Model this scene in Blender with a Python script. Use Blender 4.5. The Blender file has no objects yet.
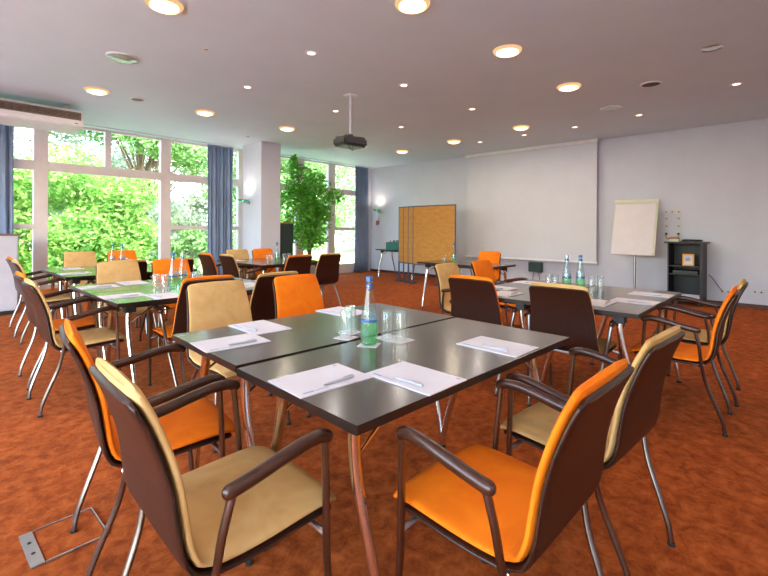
import bpy, bmesh, math, random
from mathutils import Vector, Matrix
PI = math.pi
random.seed(7)
S = bpy.context.scene
COL = S.collection

# ------------------------------------------------------------------ camera
FPX, CY, YAW, ROLL, CAMH = 439.8, 229.52, .7548, .0063, 1.2647
cd = bpy.data.cameras.new('camera'); cam = bpy.data.objects.new('camera', cd); COL.objects.link(cam)
F = Vector((math.cos(YAW), math.sin(YAW), 0)); R = Vector((math.sin(YAW), -math.cos(YAW), 0)); U = Vector((0, 0, 1))
Rc = R*math.cos(ROLL) + U*math.sin(ROLL); Uc = U*math.cos(ROLL) - R*math.sin(ROLL)
M = Matrix((Rc, Uc, -F)).transposed().to_4x4(); M.translation = Vector((0, 0, CAMH)); cam.matrix_world = M
cd.sensor_width = 36; cd.lens = FPX/768*36; cd.shift_y = -(288-CY)/768; cd.clip_start = .05; cd.clip_end = 300
S.camera = cam
S.view_settings.view_transform = 'Standard'; S.view_settings.look = 'None'; S.view_settings.gamma = 1
S.view_settings.use_curve_mapping = False; S.view_settings.exposure = 0.34
S.cycles.use_denoising = True; S.cycles.max_bounces = 10; S.cycles.diffuse_bounces = 5; S.cycles.transparent_max_bounces = 24
S.cycles.glossy_bounces = 5; S.cycles.transmission_bounces = 8; S.cycles.sample_clamp_indirect = 8
S.cycles.caustics_reflective = False; S.cycles.caustics_refractive = False

# ------------------------------------------------------------------ materials
def srgb(r, g, b):
    f = lambda c: (c/255/12.92) if c/255 <= .04045 else ((c/255+.055)/1.055)**2.4
    return (f(r), f(g), f(b), 1)
def mat(name, col, rough=.5, metal=0, **kw):
    m = bpy.data.materials.new(name); m.use_nodes = True
    b = m.node_tree.nodes['Principled BSDF']
    b.inputs['Base Color'].default_value = col; b.inputs['Roughness'].default_value = rough; b.inputs['Metallic'].default_value = metal
    for k, v in kw.items(): b.inputs[k.replace('_', ' ')].default_value = v
    return m
def nodes(m): return m.node_tree.nodes, m.node_tree.links, m.node_tree.nodes['Principled BSDF']
def coords(m, scale=(1, 1, 1), kind='Object'):
    n, l, b = nodes(m)
    t = n.new('ShaderNodeTexCoord'); mp = n.new('ShaderNodeMapping'); mp.inputs['Scale'].default_value = scale
    l.new(t.outputs[kind], mp.inputs[0]); return mp.outputs[0]
def ramp(m, src, stops):
    n, l, b = nodes(m); r = n.new('ShaderNodeValToRGB'); e = r.color_ramp.elements
    while len(e) < len(stops): e.new(.5)
    for el, (p, c) in zip(e, stops): el.position = p; el.color = c
    l.new(src, r.inputs[0]); return r.outputs[0]
def noise(m, vec, scale, detail=4, rough=.6, dist=0):
    n, l, b = nodes(m); t = n.new('ShaderNodeTexNoise'); t.inputs['Scale'].default_value = scale
    t.inputs['Detail'].default_value = detail; t.inputs['Roughness'].default_value = rough; t.inputs['Distortion'].default_value = dist
    l.new(vec, t.inputs['Vector']); return t.outputs[0]
def bump(m, src, strength=.3, dist=.01):
    n, l, b = nodes(m); t = n.new('ShaderNodeBump'); t.inputs['Strength'].default_value = strength; t.inputs['Distance'].default_value = dist
    l.new(src, t.inputs['Height']); l.new(t.outputs[0], b.inputs['Normal'])
def mixc(m, fac, a, b2, mode='MIX'):
    n, l, b = nodes(m); x = n.new('ShaderNodeMix'); x.data_type = 'RGBA'; x.blend_type = mode
    for s, v in ((x.inputs[0], fac), (x.inputs[6], a), (x.inputs[7], b2)):
        if isinstance(v, (float, int, tuple)): s.default_value = v
        else: l.new(v, s)
    return x.outputs[2]
def noisy(name, c1, c2, scale, rough=.6, b=0, stretch=(1, 1, 1), **kw):
    m = mat(name, c1, rough, **kw); v = coords(m, stretch); s = noise(m, v, scale)
    m.node_tree.links.new(ramp(m, s, [(.35, c1), (.65, c2)]), nodes(m)[2].inputs['Base Color'])
    if b: bump(m, s, b, .004)
    return m

M_ = {}
# carpet: mottled orange rust velour
m = mat('rust_carpet', srgb(172, 82, 38), .95); v = coords(m)
big = noise(m, v, 1.6, 4, .6, .4); mid = noise(m, v, 13, 8, .72, .35); fine = noise(m, v, 420, 2)
a_ = ramp(m, mid, [(.36, srgb(138, 56, 16)), (.5, srgb(172, 78, 27)), (.64, srgb(202, 102, 44))])
b_ = ramp(m, big, [(.35, (.78, .78, .78, 1)), (.65, (1.0, 1.0, 1.0, 1))])
c_ = ramp(m, fine, [(.3, (.72, .72, .72, 1)), (.7, (1, 1, 1, 1))])
o = mixc(m, 1.0, mixc(m, 1.0, a_, b_, 'MULTIPLY'), c_, 'MULTIPLY')
m.node_tree.links.new(o, nodes(m)[2].inputs['Base Color']); bump(m, fine, .5, .006)
nodes(m)[2].inputs['Specular IOR Level'].default_value = .1
nodes(m)[2].inputs['Sheen Weight'].default_value = .14; nodes(m)[2].inputs['Sheen Roughness'].default_value = .4
nodes(m)[2].inputs['Sheen Tint'].default_value = srgb(225, 140, 90)
M_['carpet'] = m
M_['ceil'] = noisy('ceiling_paint', srgb(206, 220, 228), srgb(210, 224, 232), 1.5, .7)
M_['wall'] = noisy('wall_paint', srgb(200, 201, 211), srgb(204, 205, 215), 2.5, .85)
M_['frame'] = noisy('window_frame_paint', srgb(222, 208, 204), srgb(228, 214, 210), 4, .45)
M_['skirt'] = noisy('skirting_wood', srgb(88, 36, 22), srgb(70, 28, 18), 10, .45, stretch=(1, .1, 4))
m = mat('cushion_orange', srgb(238, 128, 30), .8, Specular_IOR_Level=.2); v = coords(m)
m.node_tree.links.new(ramp(m, noise(m, v, 5, 3, .6, .5), [(.3, srgb(228, 104, 8)), (.7, srgb(244, 130, 18))]), nodes(m)[2].inputs['Base Color']); bump(m, noise(m, v, 500, 2), .15, .002); M_['orange'] = m
m = mat('cushion_cream', srgb(222, 184, 126), .8, Specular_IOR_Level=.2); v = coords(m)
m.node_tree.links.new(ramp(m, noise(m, v, 5, 3, .6, .5), [(.3, srgb(190, 144, 84)), (.7, srgb(212, 172, 114))]), nodes(m)[2].inputs['Base Color']); bump(m, noise(m, v, 500, 2), .15, .002); M_['cream'] = m
def wood(name, c1, c2, rough, stretch):
    m = mat(name, c1, rough); n, l, b = nodes(m); v = coords(m, stretch)
    w = n.new('ShaderNodeTexWave'); w.inputs['Scale'].default_value = 2.2; w.inputs['Distortion'].default_value = 7; w.inputs['Detail'].default_value = 3
    w.inputs['Detail Scale'].default_value = 1.5
    l.new(v, w.inputs[0]); s = noise(m, v, 30, 4)
    x = mixc(m, .5, ramp(m, w.outputs[0], [(.2, c1), (.8, c2)]), ramp(m, s, [(.3, c1), (.7, c2)]))
    l.new(x, b.inputs['Base Color']); return m
M_['shell'] = wood('dark_stained_veneer', srgb(20, 8, 4), srgb(62, 28, 15), .42, (14, 1.5, 1.5))
M_['arm'] = wood('armrest_walnut', srgb(44, 22, 14), srgb(72, 40, 27), .28, (10, 1.5, 10))
M_['top'] = wood('table_veneer', srgb(56, 43, 36), srgb(68, 53, 44), .25, (2, 22, 2)); nodes(M_['top'])[2].inputs['Coat Weight'].default_value = .45; nodes(M_['top'])[2].inputs['Coat Roughness'].default_value = .16
M_['topedge'] = noisy('table_edge', srgb(34, 24, 20), srgb(42, 30, 25), 20, .3)
M_['chrome'] = noisy('polished_metal', (.78, .75, .72, 1), (.70, .68, .65, 1), 15, .14, metal=1)
M_['tube'] = noisy('smoked_steel_tube', (.25, .22, .20, 1), (.21, .185, .17, 1), 15, .28, metal=1)
M_['satin'] = noisy('satin_metal', (.55, .55, .56, 1), (.48, .48, .49, 1), 15, .35, metal=1)
M_['black'] = noisy('black_plastic', (.012, .012, .013, 1), (.02, .02, .02, 1), 30, .45)
M_['blackcab'] = noisy('black_cabinet_laminate', srgb(26, 22, 22), srgb(32, 27, 27), 6, .5)
M_['grey'] = noisy('grey_laminate', srgb(176, 172, 180), srgb(182, 178, 186), 6, .5)
M_['curtain'] = noisy('blue_grey_curtain', srgb(140, 156, 182), srgb(124, 140, 168), 30, .9, stretch=(1, 1, .1))
M_['screen'] = noisy('projection_fabric', srgb(206, 206, 212), srgb(202, 202, 208), 2, .8)
M_['white'] = noisy('white_plastic', srgb(228, 226, 224), srgb(220, 218, 216), 8, .4)
M_['paper'] = noisy('paper', srgb(216, 207, 208), srgb(211, 202, 203), 4, .85)
M_['plate'] = noisy('socket_plate_plastic', srgb(206, 202, 200), srgb(200, 196, 194), 8, .5)
M_['penbody'] = noisy('pale_pen_plastic', srgb(176, 176, 184), srgb(168, 168, 178), 20, .35)
M_['print'] = noisy('printed_blue_grey', srgb(130, 150, 180), srgb(150, 165, 190), 200, .8)
M_['red'] = noisy('red_print', srgb(200, 60, 50), srgb(190, 50, 44), 20, .5)
M_['kraft'] = noisy('kraft_paper', srgb(196, 140, 66), srgb(180, 124, 54), 6, .8, .6, stretch=(1, 1, 3))
M_['bluemetal'] = noisy('blue_grey_frame', srgb(74, 82, 112), srgb(66, 74, 104), 12, .4)
M_['greencab'] = noisy('dark_green_cabinet', srgb(30, 52, 48), srgb(36, 58, 54), 8, .45)
M_['woodtrim'] = noisy('warm_wood_top', srgb(180, 110, 60), srgb(160, 92, 48), 12, .4)
M_['crate'] = noisy('green_crate', srgb(24, 98, 92), srgb(30, 110, 100), 10, .5)
M_['bluecap'] = noisy('blue_cap', srgb(30, 84, 150), srgb(38, 94, 164), 20, .35)
M_['yellow'] = noisy('yellow_frame', srgb(236, 168, 40), srgb(228, 158, 34), 10, .5)
M_['pic'] = noisy('picture_print', srgb(190, 190, 210), srgb(60, 50, 110), 9, .6)
M_['flip'] = noisy('flipchart_frame', srgb(206, 204, 176), srgb(198, 196, 168), 10, .4)
M_['ventdark'] = noisy('vent_dark_grey', srgb(64, 58, 56), srgb(80, 72, 70), 40, .6)
M_['grill'] = noisy('unit_grille', srgb(120, 96, 78), srgb(96, 78, 66), 12, .5)
M_['soil'] = noisy('potting_soil', srgb(50, 34, 24), srgb(66, 46, 32), 30, .95)
M_['pot'] = noisy('planter_grey', srgb(150, 146, 140), srgb(140, 136, 130), 8, .5)
M_['bark'] = noisy('bark', srgb(112, 92, 76), srgb(84, 68, 56), 9, .9, .8, stretch=(1, 1, .2))
M_['concrete'] = noisy('pale_render', srgb(214, 204, 200), srgb(206, 196, 190), 1.2, .9)
M_['roofm'] = noisy('roof_tile', srgb(150, 100, 84), srgb(130, 86, 72), 3, .8)
m = mat('lawn', srgb(150, 190, 90), .95); v = coords(m)
m.node_tree.links.new(ramp(m, noise(m, v, 3, 6, .7), [(.3, srgb(120, 170, 66)), (.7, srgb(196, 214, 140))]), nodes(m)[2].inputs['Base Color']); M_['lawn'] = m
def leafmat(name, c1, c2, scale, trans):
    m = mat(name, c1, .55); n, l, b = nodes(m); v = coords(m)
    c = ramp(m, noise(m, v, scale, 3, .7), [(.35, c1), (.62, c2)]); l.new(c, b.inputs['Base Color'])
    t = n.new('ShaderNodeBsdfTranslucent'); l.new(c, t.inputs[0]); x = n.new('ShaderNodeMixShader'); x.inputs[0].default_value = trans
    l.new(b.outputs[0], x.inputs[1]); l.new(t.outputs[0], x.inputs[2]); l.new(x.outputs[0], n['Material Output'].inputs[0]); return m
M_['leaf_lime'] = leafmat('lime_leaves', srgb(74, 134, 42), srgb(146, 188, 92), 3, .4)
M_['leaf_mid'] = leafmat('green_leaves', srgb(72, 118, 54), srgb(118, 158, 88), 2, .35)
M_['leaf_haze'] = leafmat('haze_paled_leaves', srgb(144, 160, 142), srgb(190, 202, 182), 2, .35)  # distance haze put into the leaf colour of the far trees
M_['leaf_ficus'] = leafmat('ficus_leaves', srgb(60, 140, 36), srgb(130, 204, 76), 6, .5)
def clear(name, tint, refl=.08, rough=.0):
    m = bpy.data.materials.new(name); m.use_nodes = True; n = m.node_tree.nodes; l = m.node_tree.links
    n.remove(n['Principled BSDF'])
    t = n.new('ShaderNodeBsdfTransparent'); t.inputs[0].default_value = tint
    g = n.new('ShaderNodeBsdfGlossy'); g.inputs['Roughness'].default_value = rough
    f = n.new('ShaderNodeLayerWeight'); f.inputs[0].default_value = .5
    pw = n.new('ShaderNodeMath'); pw.operation = 'POWER'; pw.inputs[1].default_value = 3; l.new(f.outputs['Facing'], pw.inputs[0])
    mr = n.new('ShaderNodeMapRange'); mr.inputs[3].default_value = refl; mr.inputs[4].default_value = .7
    l.new(pw.outputs[0], mr.inputs[0])
    x = n.new('ShaderNodeMixShader'); l.new(mr.outputs[0], x.inputs[0]); l.new(t.outputs[0], x.inputs[1]); l.new(g.outputs[0], x.inputs[2])
    l.new(x.outputs[0], n['Material Output'].inputs[0]); return m
M_['pane'] = clear('window_glass', (.97, .98, .98, 1), .03)
M_['bottleglass'] = clear('clear_bottle_glass', (.90, .98, .95, 1), .06)
def milky(name, tint, diff, k):
    m = clear(name, tint, .05); n = m.node_tree.nodes; l = m.node_tree.links
    t = n.new('ShaderNodeBsdfTranslucent'); t.inputs[0].default_value = diff; d = n.new('ShaderNodeBsdfDiffuse'); d.inputs[0].default_value = diff
    a = n.new('ShaderNodeMixShader'); l.new(t.outputs[0], a.inputs[1]); l.new(d.outputs[0], a.inputs[2])
    b = n.new('ShaderNodeMixShader'); b.inputs[0].default_value = k; l.new(n['Material Output'].inputs[0].links[0].from_socket, b.inputs[1]); l.new(a.outputs[0], b.inputs[2])
    l.new(b.outputs[0], n['Material Output'].inputs[0]); return m
M_['tumbler'] = milky('tumbler_glass', (.97, .99, .985, 1), (.9, .96, .94, 1), .04)
M_['label'] = milky('clear_bottle_label', (.85, .92, .95, 1), (.75, .82, .9, 1), .16)
M_['greenglass'] = milky('green_tinted_water', (.62, .96, .66, 1), (.55, .98, .58, 1), .14)
M_['dish'] = clear('lamp_cover_glass', (.8, .95, .88, 1), .18, .05)
def glow(name, col, s):
    m = bpy.data.materials.new(name); m.use_nodes = True; n = m.node_tree.nodes; n.remove(n['Principled BSDF'])
    e = n.new('ShaderNodeEmission'); e.inputs[0].default_value = col; e.inputs[1].default_value = s
    m.node_tree.links.new(e.outputs[0], n['Material Output'].inputs[0]); return m
M_['glow'] = glow('lit_downlight_bulb', (1, .62, .28, 1), 4)
M_['ringglow'] = glow('lit_glass_rim', (1, .60, .30, 1), .75)
M_['glow2'] = glow('lit_halogen_spot', (1, .86, .68, 1), 2.5)

# ------------------------------------------------------------------ mesh helpers
def link(name, bm, m, parent=None, smooth=False, loc=None):
    me = bpy.data.meshes.new(name); bmesh.ops.recalc_face_normals(bm, faces=bm.faces[:]); bm.to_mesh(me); bm.free()
    for mm in (m if isinstance(m, (list, tuple)) else [m]): me.materials.append(M_[mm] if isinstance(mm, str) else mm)
    if smooth:
        me.polygons.foreach_set('use_smooth', [True]*len(me.polygons))
        if hasattr(me, 'set_sharp_from_angle'): me.set_sharp_from_angle(angle=.7)
    o = bpy.data.objects.new(name, me); COL.objects.link(o)
    if parent is not None: o.parent = parent
    if loc: o.location = loc
    return o
def B(): return bmesh.new()
def box(bm, a, b, bev=0, rot=0, mi=0):
    a, b = Vector(a), Vector(b); c = (a+b)/2; d = b-a
    r = bmesh.ops.create_cube(bm, size=1); vs = r['verts']
    bmesh.ops.scale(bm, vec=[abs(q) for q in d], verts=vs)
    if rot: bmesh.ops.rotate(bm, matrix=Matrix.Rotation(rot, 3, 'Z'), verts=vs)
    bmesh.ops.translate(bm, vec=c, verts=vs)
    fs = {f for v in vs for f in v.link_faces}
    for f in fs: f.material_index = mi
    if bev: bmesh.ops.bevel(bm, geom=list({e for v in vs for e in v.link_edges}), offset=bev, segments=2, affect='EDGES')
    return bm
def catmull(pts, n=6):
    P = [Vector(p) for p in pts]; P = [P[0]*2-P[1]]+P+[P[-1]*2-P[-2]]; out = []
    for i in range(1, len(P)-2):
        for k in range(n):
            t = k/n; a, b, c, d = P[i-1], P[i], P[i+1], P[i+2]
            out.append(.5*((2*b)+(c-a)*t+(2*a-5*b+4*c-d)*t*t+(3*b-a-3*c+d)*t**3))
    out.append(P[-2]); return out
def tube(bm, pts, r, seg=10, n=6, smooth=True, flat=1.0, dome=False):
    P = catmull(pts, n) if smooth and len(pts) > 2 else [Vector(p) for p in pts]
    N = len(P); rad = (lambda t: r) if isinstance(r, (int, float)) else (lambda t: r[0]+(r[1]-r[0])*t)
    up = None; rings = []
    for i, p in enumerate(P):
        t = (P[min(i+1, N-1)]-P[max(i-1, 0)]).normalized()
        if up is None:
            up = Vector((1, 0, 0)) if abs(t.x) < .9 else Vector((0, 1, 0))
        a = (up - t*up.dot(t)).normalized(); up = a; b = t.cross(a)
        q = rad(i/(N-1)); lay = [(0, 1)]
        if dome and i == 0: lay = [(-.97, .25), (-.8, .6), (-.45, .88), (0, 1)]
        if dome and i == N-1: lay = [(0, 1), (.45, .88), (.8, .6), (.97, .25)]
        for off, sc in lay:
            rings.append([bm.verts.new(p + t*off*q + a*math.cos(2*PI*k/seg)*q*flat*sc + b*math.sin(2*PI*k/seg)*q*sc) for k in range(seg)])
    for i in range(len(rings)-1):
        for k in range(seg): bm.faces.new((rings[i][k], rings[i][(k+1) % seg], rings[i+1][(k+1) % seg], rings[i+1][k]))
    bm.faces.new(rings[0][::-1]); bm.faces.new(rings[-1]); return bm
def lathe(bm, prof, c=(0, 0, 0), seg=24, caps=True):
    rings = []
    for r, z in prof:
        rings.append([bm.verts.new((c[0]+max(r, .0001)*math.cos(2*PI*k/seg), c[1]+max(r, .0001)*math.sin(2*PI*k/seg), c[2]+z)) for k in range(seg)])
    for i in range(len(rings)-1):
        for k in range(seg): bm.faces.new((rings[i][k], rings[i][(k+1) % seg], rings[i+1][(k+1) % seg], rings[i+1][k]))
    if caps: bm.faces.new(rings[0][::-1]); bm.faces.new(rings[-1])
    return bm
def cyl(bm, c, r, h, seg=20): return lathe(bm, [(r, 0), (r, h)], c, seg)
def quad(bm, pts, mi=0):
    f = bm.faces.new([bm.verts.new(p) for p in pts]); f.material_index = mi
def tag(o, label, cat, group=None):
    o['label'] = label; o['category'] = cat
    if group: o['group'] = group
    return o
def thing(name, label, cat, loc=(0, 0, 0), rz=0, group=None):
    o = bpy.data.objects.new(name, None); COL.objects.link(o); o.location = loc; o.rotation_euler = (0, 0, rz)
    o.empty_display_size = .1
    return tag(o, label, cat, group)
def struct(name, bm, m, **k):
    o = link(name, bm, m, **k); o['kind'] = 'structure'; return o
def dup(root, loc, rz, label, group=None):
    r = root.copy(); COL.objects.link(r); r.location = loc; r.rotation_euler = (0, 0, rz); r['label'] = label
    if group: r['group'] = group
    for ch in list(root.children):
        c = ch.copy(); COL.objects.link(c); c.parent = r
        for g in list(ch.children):
            d = g.copy(); COL.objects.link(d); d.parent = c
    return r

# ------------------------------------------------------------------ room shell
X0, X1, Y0, Y1, H = -3.2, 9.53, -3.6, 9.51, 3.124
WT = .18
struct('floor', box(B(), (X0-WT, Y0-WT, -.12), (X1+WT, Y1+WT, 0)), 'carpet')
struct('ceiling', box(B(), (X0-WT, Y0-WT, H), (X1+WT, Y1+WT, H+.3)), 'ceil')
struct('wall_right', box(B(), (X1, Y0-WT, 0), (X1+WT, Y1+WT, H)), 'wall')
struct('wall_back', box(B(), (X0-WT, Y0-WT, 0), (X1, Y0, H)), 'wall')
# side wall behind the viewer, with a window opening of its own
bm = B(); box(bm, (X0-WT, Y0, 0), (X0, -2.6, H)); box(bm, (X0-WT, 7.2, 0), (X0, Y1+WT, H))
box(bm, (X0-WT, -2.6, 0), (X0, 7.2, .3)); box(bm, (X0-WT, -2.6, 2.95), (X0, 7.2, H)); struct('wall_left', bm, 'wall')
bm = B()
for y in (-2.57, -.2, 2.3, 4.8, 7.12): box(bm, (X0-.12, y-.03, .3), (X0-.04, y+.05, 2.95))
box(bm, (X0-.12, -2.6, .3), (X0-.04, 7.2, .36)); box(bm, (X0-.12, -2.6, 2.89), (X0-.04, 7.2, 2.95)); w5 = struct('window_5', bm, 'frame')
struct('baseboard_right', box(B(), (X1-.018, Y0, 0), (X1, Y1, .065), .004), 'skirt')
struct('baseboard_back', box(B(), (X0, Y0, 0), (X1-.02, Y0+.018, .065), .004), 'skirt')

# window wall (far side): posts, transoms, panes; piers of wall at both ends
struct('wall_front', box(B(), (9.35, Y1, 0), (X1, Y1+WT, H)), 'wall')
struct('wall_front_end', box(B(), (X0, Y1, 0), (-.6, Y1+WT, H)), 'wall')
FY0, FY1 = Y1, Y1+.12
def window(idx, xa, xb, mull, rail, inner=None, hw=.05):
    bm = B()
    box(bm, (xa, FY0, 0), (xa+.10, FY1, H), .006); box(bm, (xb-.10, FY0, 0), (xb, FY1, H), .006)
    box(bm, (xa+.1, FY0, 0), (xb-.1, FY1-.01, .27), .006)
    box(bm, (xa+.1, FY0-.012, 2.25), (xb-.1, FY1-.01, 2.41), .008)
    box(bm, (xa+.1, FY0+.01, H-.05), (xb-.1, FY1-.01, H), .004)
    for mx in mull: box(bm, (mx-max(hw, .045), FY0+.006, 2.41), (mx+max(hw, .045), FY1-.01, H), .004)
    if rail: box(bm, (xa+.1, FY0+.01, 1.24), (xb-.1, FY1-.03, 1.32), .006)
    if inner:
        for mx in inner: box(bm, (mx-hw, FY0+.004, .27), (mx+hw, FY1-.01, 2.25), .004)
    o = struct('window_%d' % idx, bm, 'frame', smooth=False)
    p = link('pane', box(B(), (xa+.08, FY0+.055, .25), (xb-.08, FY0+.061, H-.03)), 'pane', o)
    return o
window(1, -.6, 1.47, (0.4,), True, (.4,))
window(2, 1.47, 3.53, (2.485,), False)
w3 = window(3, 3.53, 5.25, (4.55,), True, (4.55,))
w4 = window(4, 5.25, 9.35, (6.9, 7.98), True, (6.9, 7.98), .12)
h = B(); tube(h, [(3.66, FY0-.0, 1.03), (3.66, FY0-.05, 1.03), (3.80, FY0-.05, 1.03)], .011, smooth=False)
link('handle', h, 'satin', w3, True)

# column between the windows, white-painted, with a slim ceiling shadow line
struct('wall_column', box(B(), (5.01, 8.3, 0), (5.49, 9.07, H), .004), 'wall')

# slot in the ceiling and the wall-wide projection screen
t = thing('projection_screen', 'wide white pull-down projection screen hanging in front of the right wall', 'projection screen', (9.38, 4.475, 0))
link('fabric', box(B(), (-.004, -1.525, .64), (.004, 1.525, 3.06)), 'screen', t)
link('bottom_bar', box(B(), (-.016, -1.55, .60), (.016, 1.55, .64), .006), 'white', t)
link('housing', box(B(), (-.05, -1.56, 3.06), (.05, 1.56, H-.002), .01), 'white', t)

# ------------------------------------------------------------------ chairs
PROF = [(.268, .400), (.262, .416), (.245, .427), (.20, .433), (.12, .431), (.03, .426), (-.06, .424), (-.122, .429), (-.163, .450), (-.187, .50), (-.199, .57), (-.212, .65), (-.234, .73), (-.263, .81), (-.289, .865), (-.300, .887)]
def resample(P, n):
    C = [Vector((0, y, z)) for y, z in P]; C = catmull(C, 8); L = [0]
    for i in range(1, len(C)): L.append(L[-1]+(C[i]-C[i-1]).length)
    out = []; T = L[-1]
    for k in range(n+1):
        u = k/n; u = u if True else u
        s = T*(.5-.5*math.cos(PI*u))*.35 + T*u*.65; j = 0
        while j < len(L)-2 and L[j+1] < s: j += 1
        f = (s-L[j])/max(1e-6, L[j+1]-L[j]); out.append((C[j].lerp(C[j+1], f), s))
    return out, T
def slab(off0, off1, trim0, trim1, wadd, rf, rb, dome, endround=True, crown=.005, expo=.28, n=44, seg=28):
    st, T = resample(PROF, n); bm = B(); rings = []
    st = [(p, s) for p, s in st if trim0 <= s <= T-trim1]
    S0, S1 = st[0][1], st[-1][1]
    for i, (p, s) in enumerate(st):
        a = st[max(0, i-1)][0]; b = st[min(len(st)-1, i+1)][0]; t = (b-a).normalized()
        nrm = Vector((0, t.z, -t.y))
        if nrm.z < 0 and nrm.y < 0: nrm = -nrm
        if p.y > .0 and nrm.z < 0: nrm = -nrm
        u = s/T
        w = .226 + .008*math.sin(PI*min(1, u*2)) if u < .5 else .234 - (u-.5)*2*.037
        w += wadd
        d = s-S0
        if d < rf: w -= rf - math.sqrt(max(0, rf*rf-(rf-d)**2))
        d = S1-s
        if d < rb: w -= (rb - math.sqrt(max(0, rb*rb-(rb-d)**2)))
        th = (off1-off0)/2; mid = (off1+off0)/2; e = 1
        de = min(s-S0, S1-s)
        if endround and de < .012: e = .45+.55*math.sqrt(max(0, 1-(1-de/.012)**2))
        ring = []
        for k in range(seg):
            A = 2*PI*k/seg; ca, sa = math.cos(A), math.sin(A)
            x = w*math.copysign(abs(ca)**expo, ca); y = th*e*math.copysign(abs(sa)**.7, sa)
            if sa > 0: y += dome*(1-(x/w)**2)
            lift = crown*(1-(x/w)**2)*max(0, (u-.8)/.2)      # slightly arched top edge
            hollow = .006*(x/.22)**2*max(0, min(1, (u-.5)/.3))   # the back wraps a little round the sitter
            ring.append(bm.verts.new(p + nrm*(mid+y) + Vector((x, 0, 0)) + t*lift + nrm*hollow))
        rings.append(ring)
    for i in range(len(rings)-1):
        for k in range(seg): bm.faces.new((rings[i][k], rings[i][(k+1) % seg], rings[i+1][(k+1) % seg], rings[i+1][k]))
    bm.faces.new(rings[0][::-1]); bm.faces.new(rings[-1]); return bm
def make_chair(colour, label, arms=True):
    t = thing('armchair' if arms else 'chair', label, 'chair')
    link('wooden_shell', slab(-.017, 0, .006, .001, .005, .05, .018, 0, endround=False, expo=.2), 'shell', t, True)
    link('cushion', slab(.001, .027, 0, 0, .0, .055, .020, .006), colour, t, True)
    for s in ((-1, 1) if not arms else ()):
        link('leg', tube(B(), [(s*.205, .165, .405), (s*.225, .19, .30), (s*.238, .212, .15), (s*.245, .226, .012)], .0105, 10, 5), 'tube', t, True)
        link('leg', tube(B(), [(s*.195, -.10, .405), (s*.205, -.145, .34), (s*.213, -.215, .2), (s*.217, -.268, .08), (s*.218, -.285, .012)], .0105, 10, 5), 'tube', t, True)
        for q in ((s*.245, .226, 0), (s*.218, -.285, 0)): link('glide', cyl(B(), q, .015, .012, 12), 'black', t)
    for s in ((-1, 1) if arms else ()):
        link('armrest', tube(B(), [(s*.293, -.112, .645), (s*.292, -.05, .655), (s*.291, .03, .672), (s*.288, .10, .685), (s*.284, .155, .686), (s*.281, .182, .676)], .0190, 14, 6, flat=.92, dome=True), 'arm', t, True)
        link('leg', tube(B(), [(s*.280, .176, .668), (s*.271, .188, .52), (s*.262, .198, .34), (s*.255, .216, .17), (s*.250, .228, .012)], .0105, 10, 4, flat=1.25), 'tube', t, True)
        link('leg', tube(B(), [(s*.288, -.100, .640), (s*.278, -.122, .54), (s*.260, -.132, .43), (s*.242, -.155, .31), (s*.227, -.203, .18), (s*.219, -.238, .08), (s*.217, -.250, .012)], .0105, 10, 4, flat=1.2), 'tube', t, True)
        link('glide', cyl(B(), (s*.250, .228, 0), .015, .012, 12), 'black', t)
        link('glide', cyl(B(), (s*.217, -.250, 0), .015, .012, 12), 'black', t)
    bm = B(); E_ = ([(-.262, .194, .385)], [(.262, .194, .385)], [(-.256, -.138, .425)], [(.256, -.138, .425)]) if arms else ([], [], [], [])
    tube(bm, E_[0]+[(-.20, .180, .400), (.20, .180, .400)]+E_[1], .009, 8, smooth=False)
    tube(bm, E_[2]+[(-.20, -.110, .402), (.20, -.110, .402)]+E_[3], .009, 8, smooth=False)
    tube(bm, [(-.17, -.115, .400), (-.17, .19, .398)], .008, 8, smooth=False); tube(bm, [(.17, -.115, .400), (.17, .19, .398)], .008, 8, smooth=False)
    for sx in (-.17, .17):
        box(bm, (sx-.02, -.13, .40), (sx+.02, -.09, .413)); box(bm, (sx-.02, .16, .40), (sx+.02, .2, .42))
    link('seat_frame', bm, 'satin', t, True)
    return t
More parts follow.
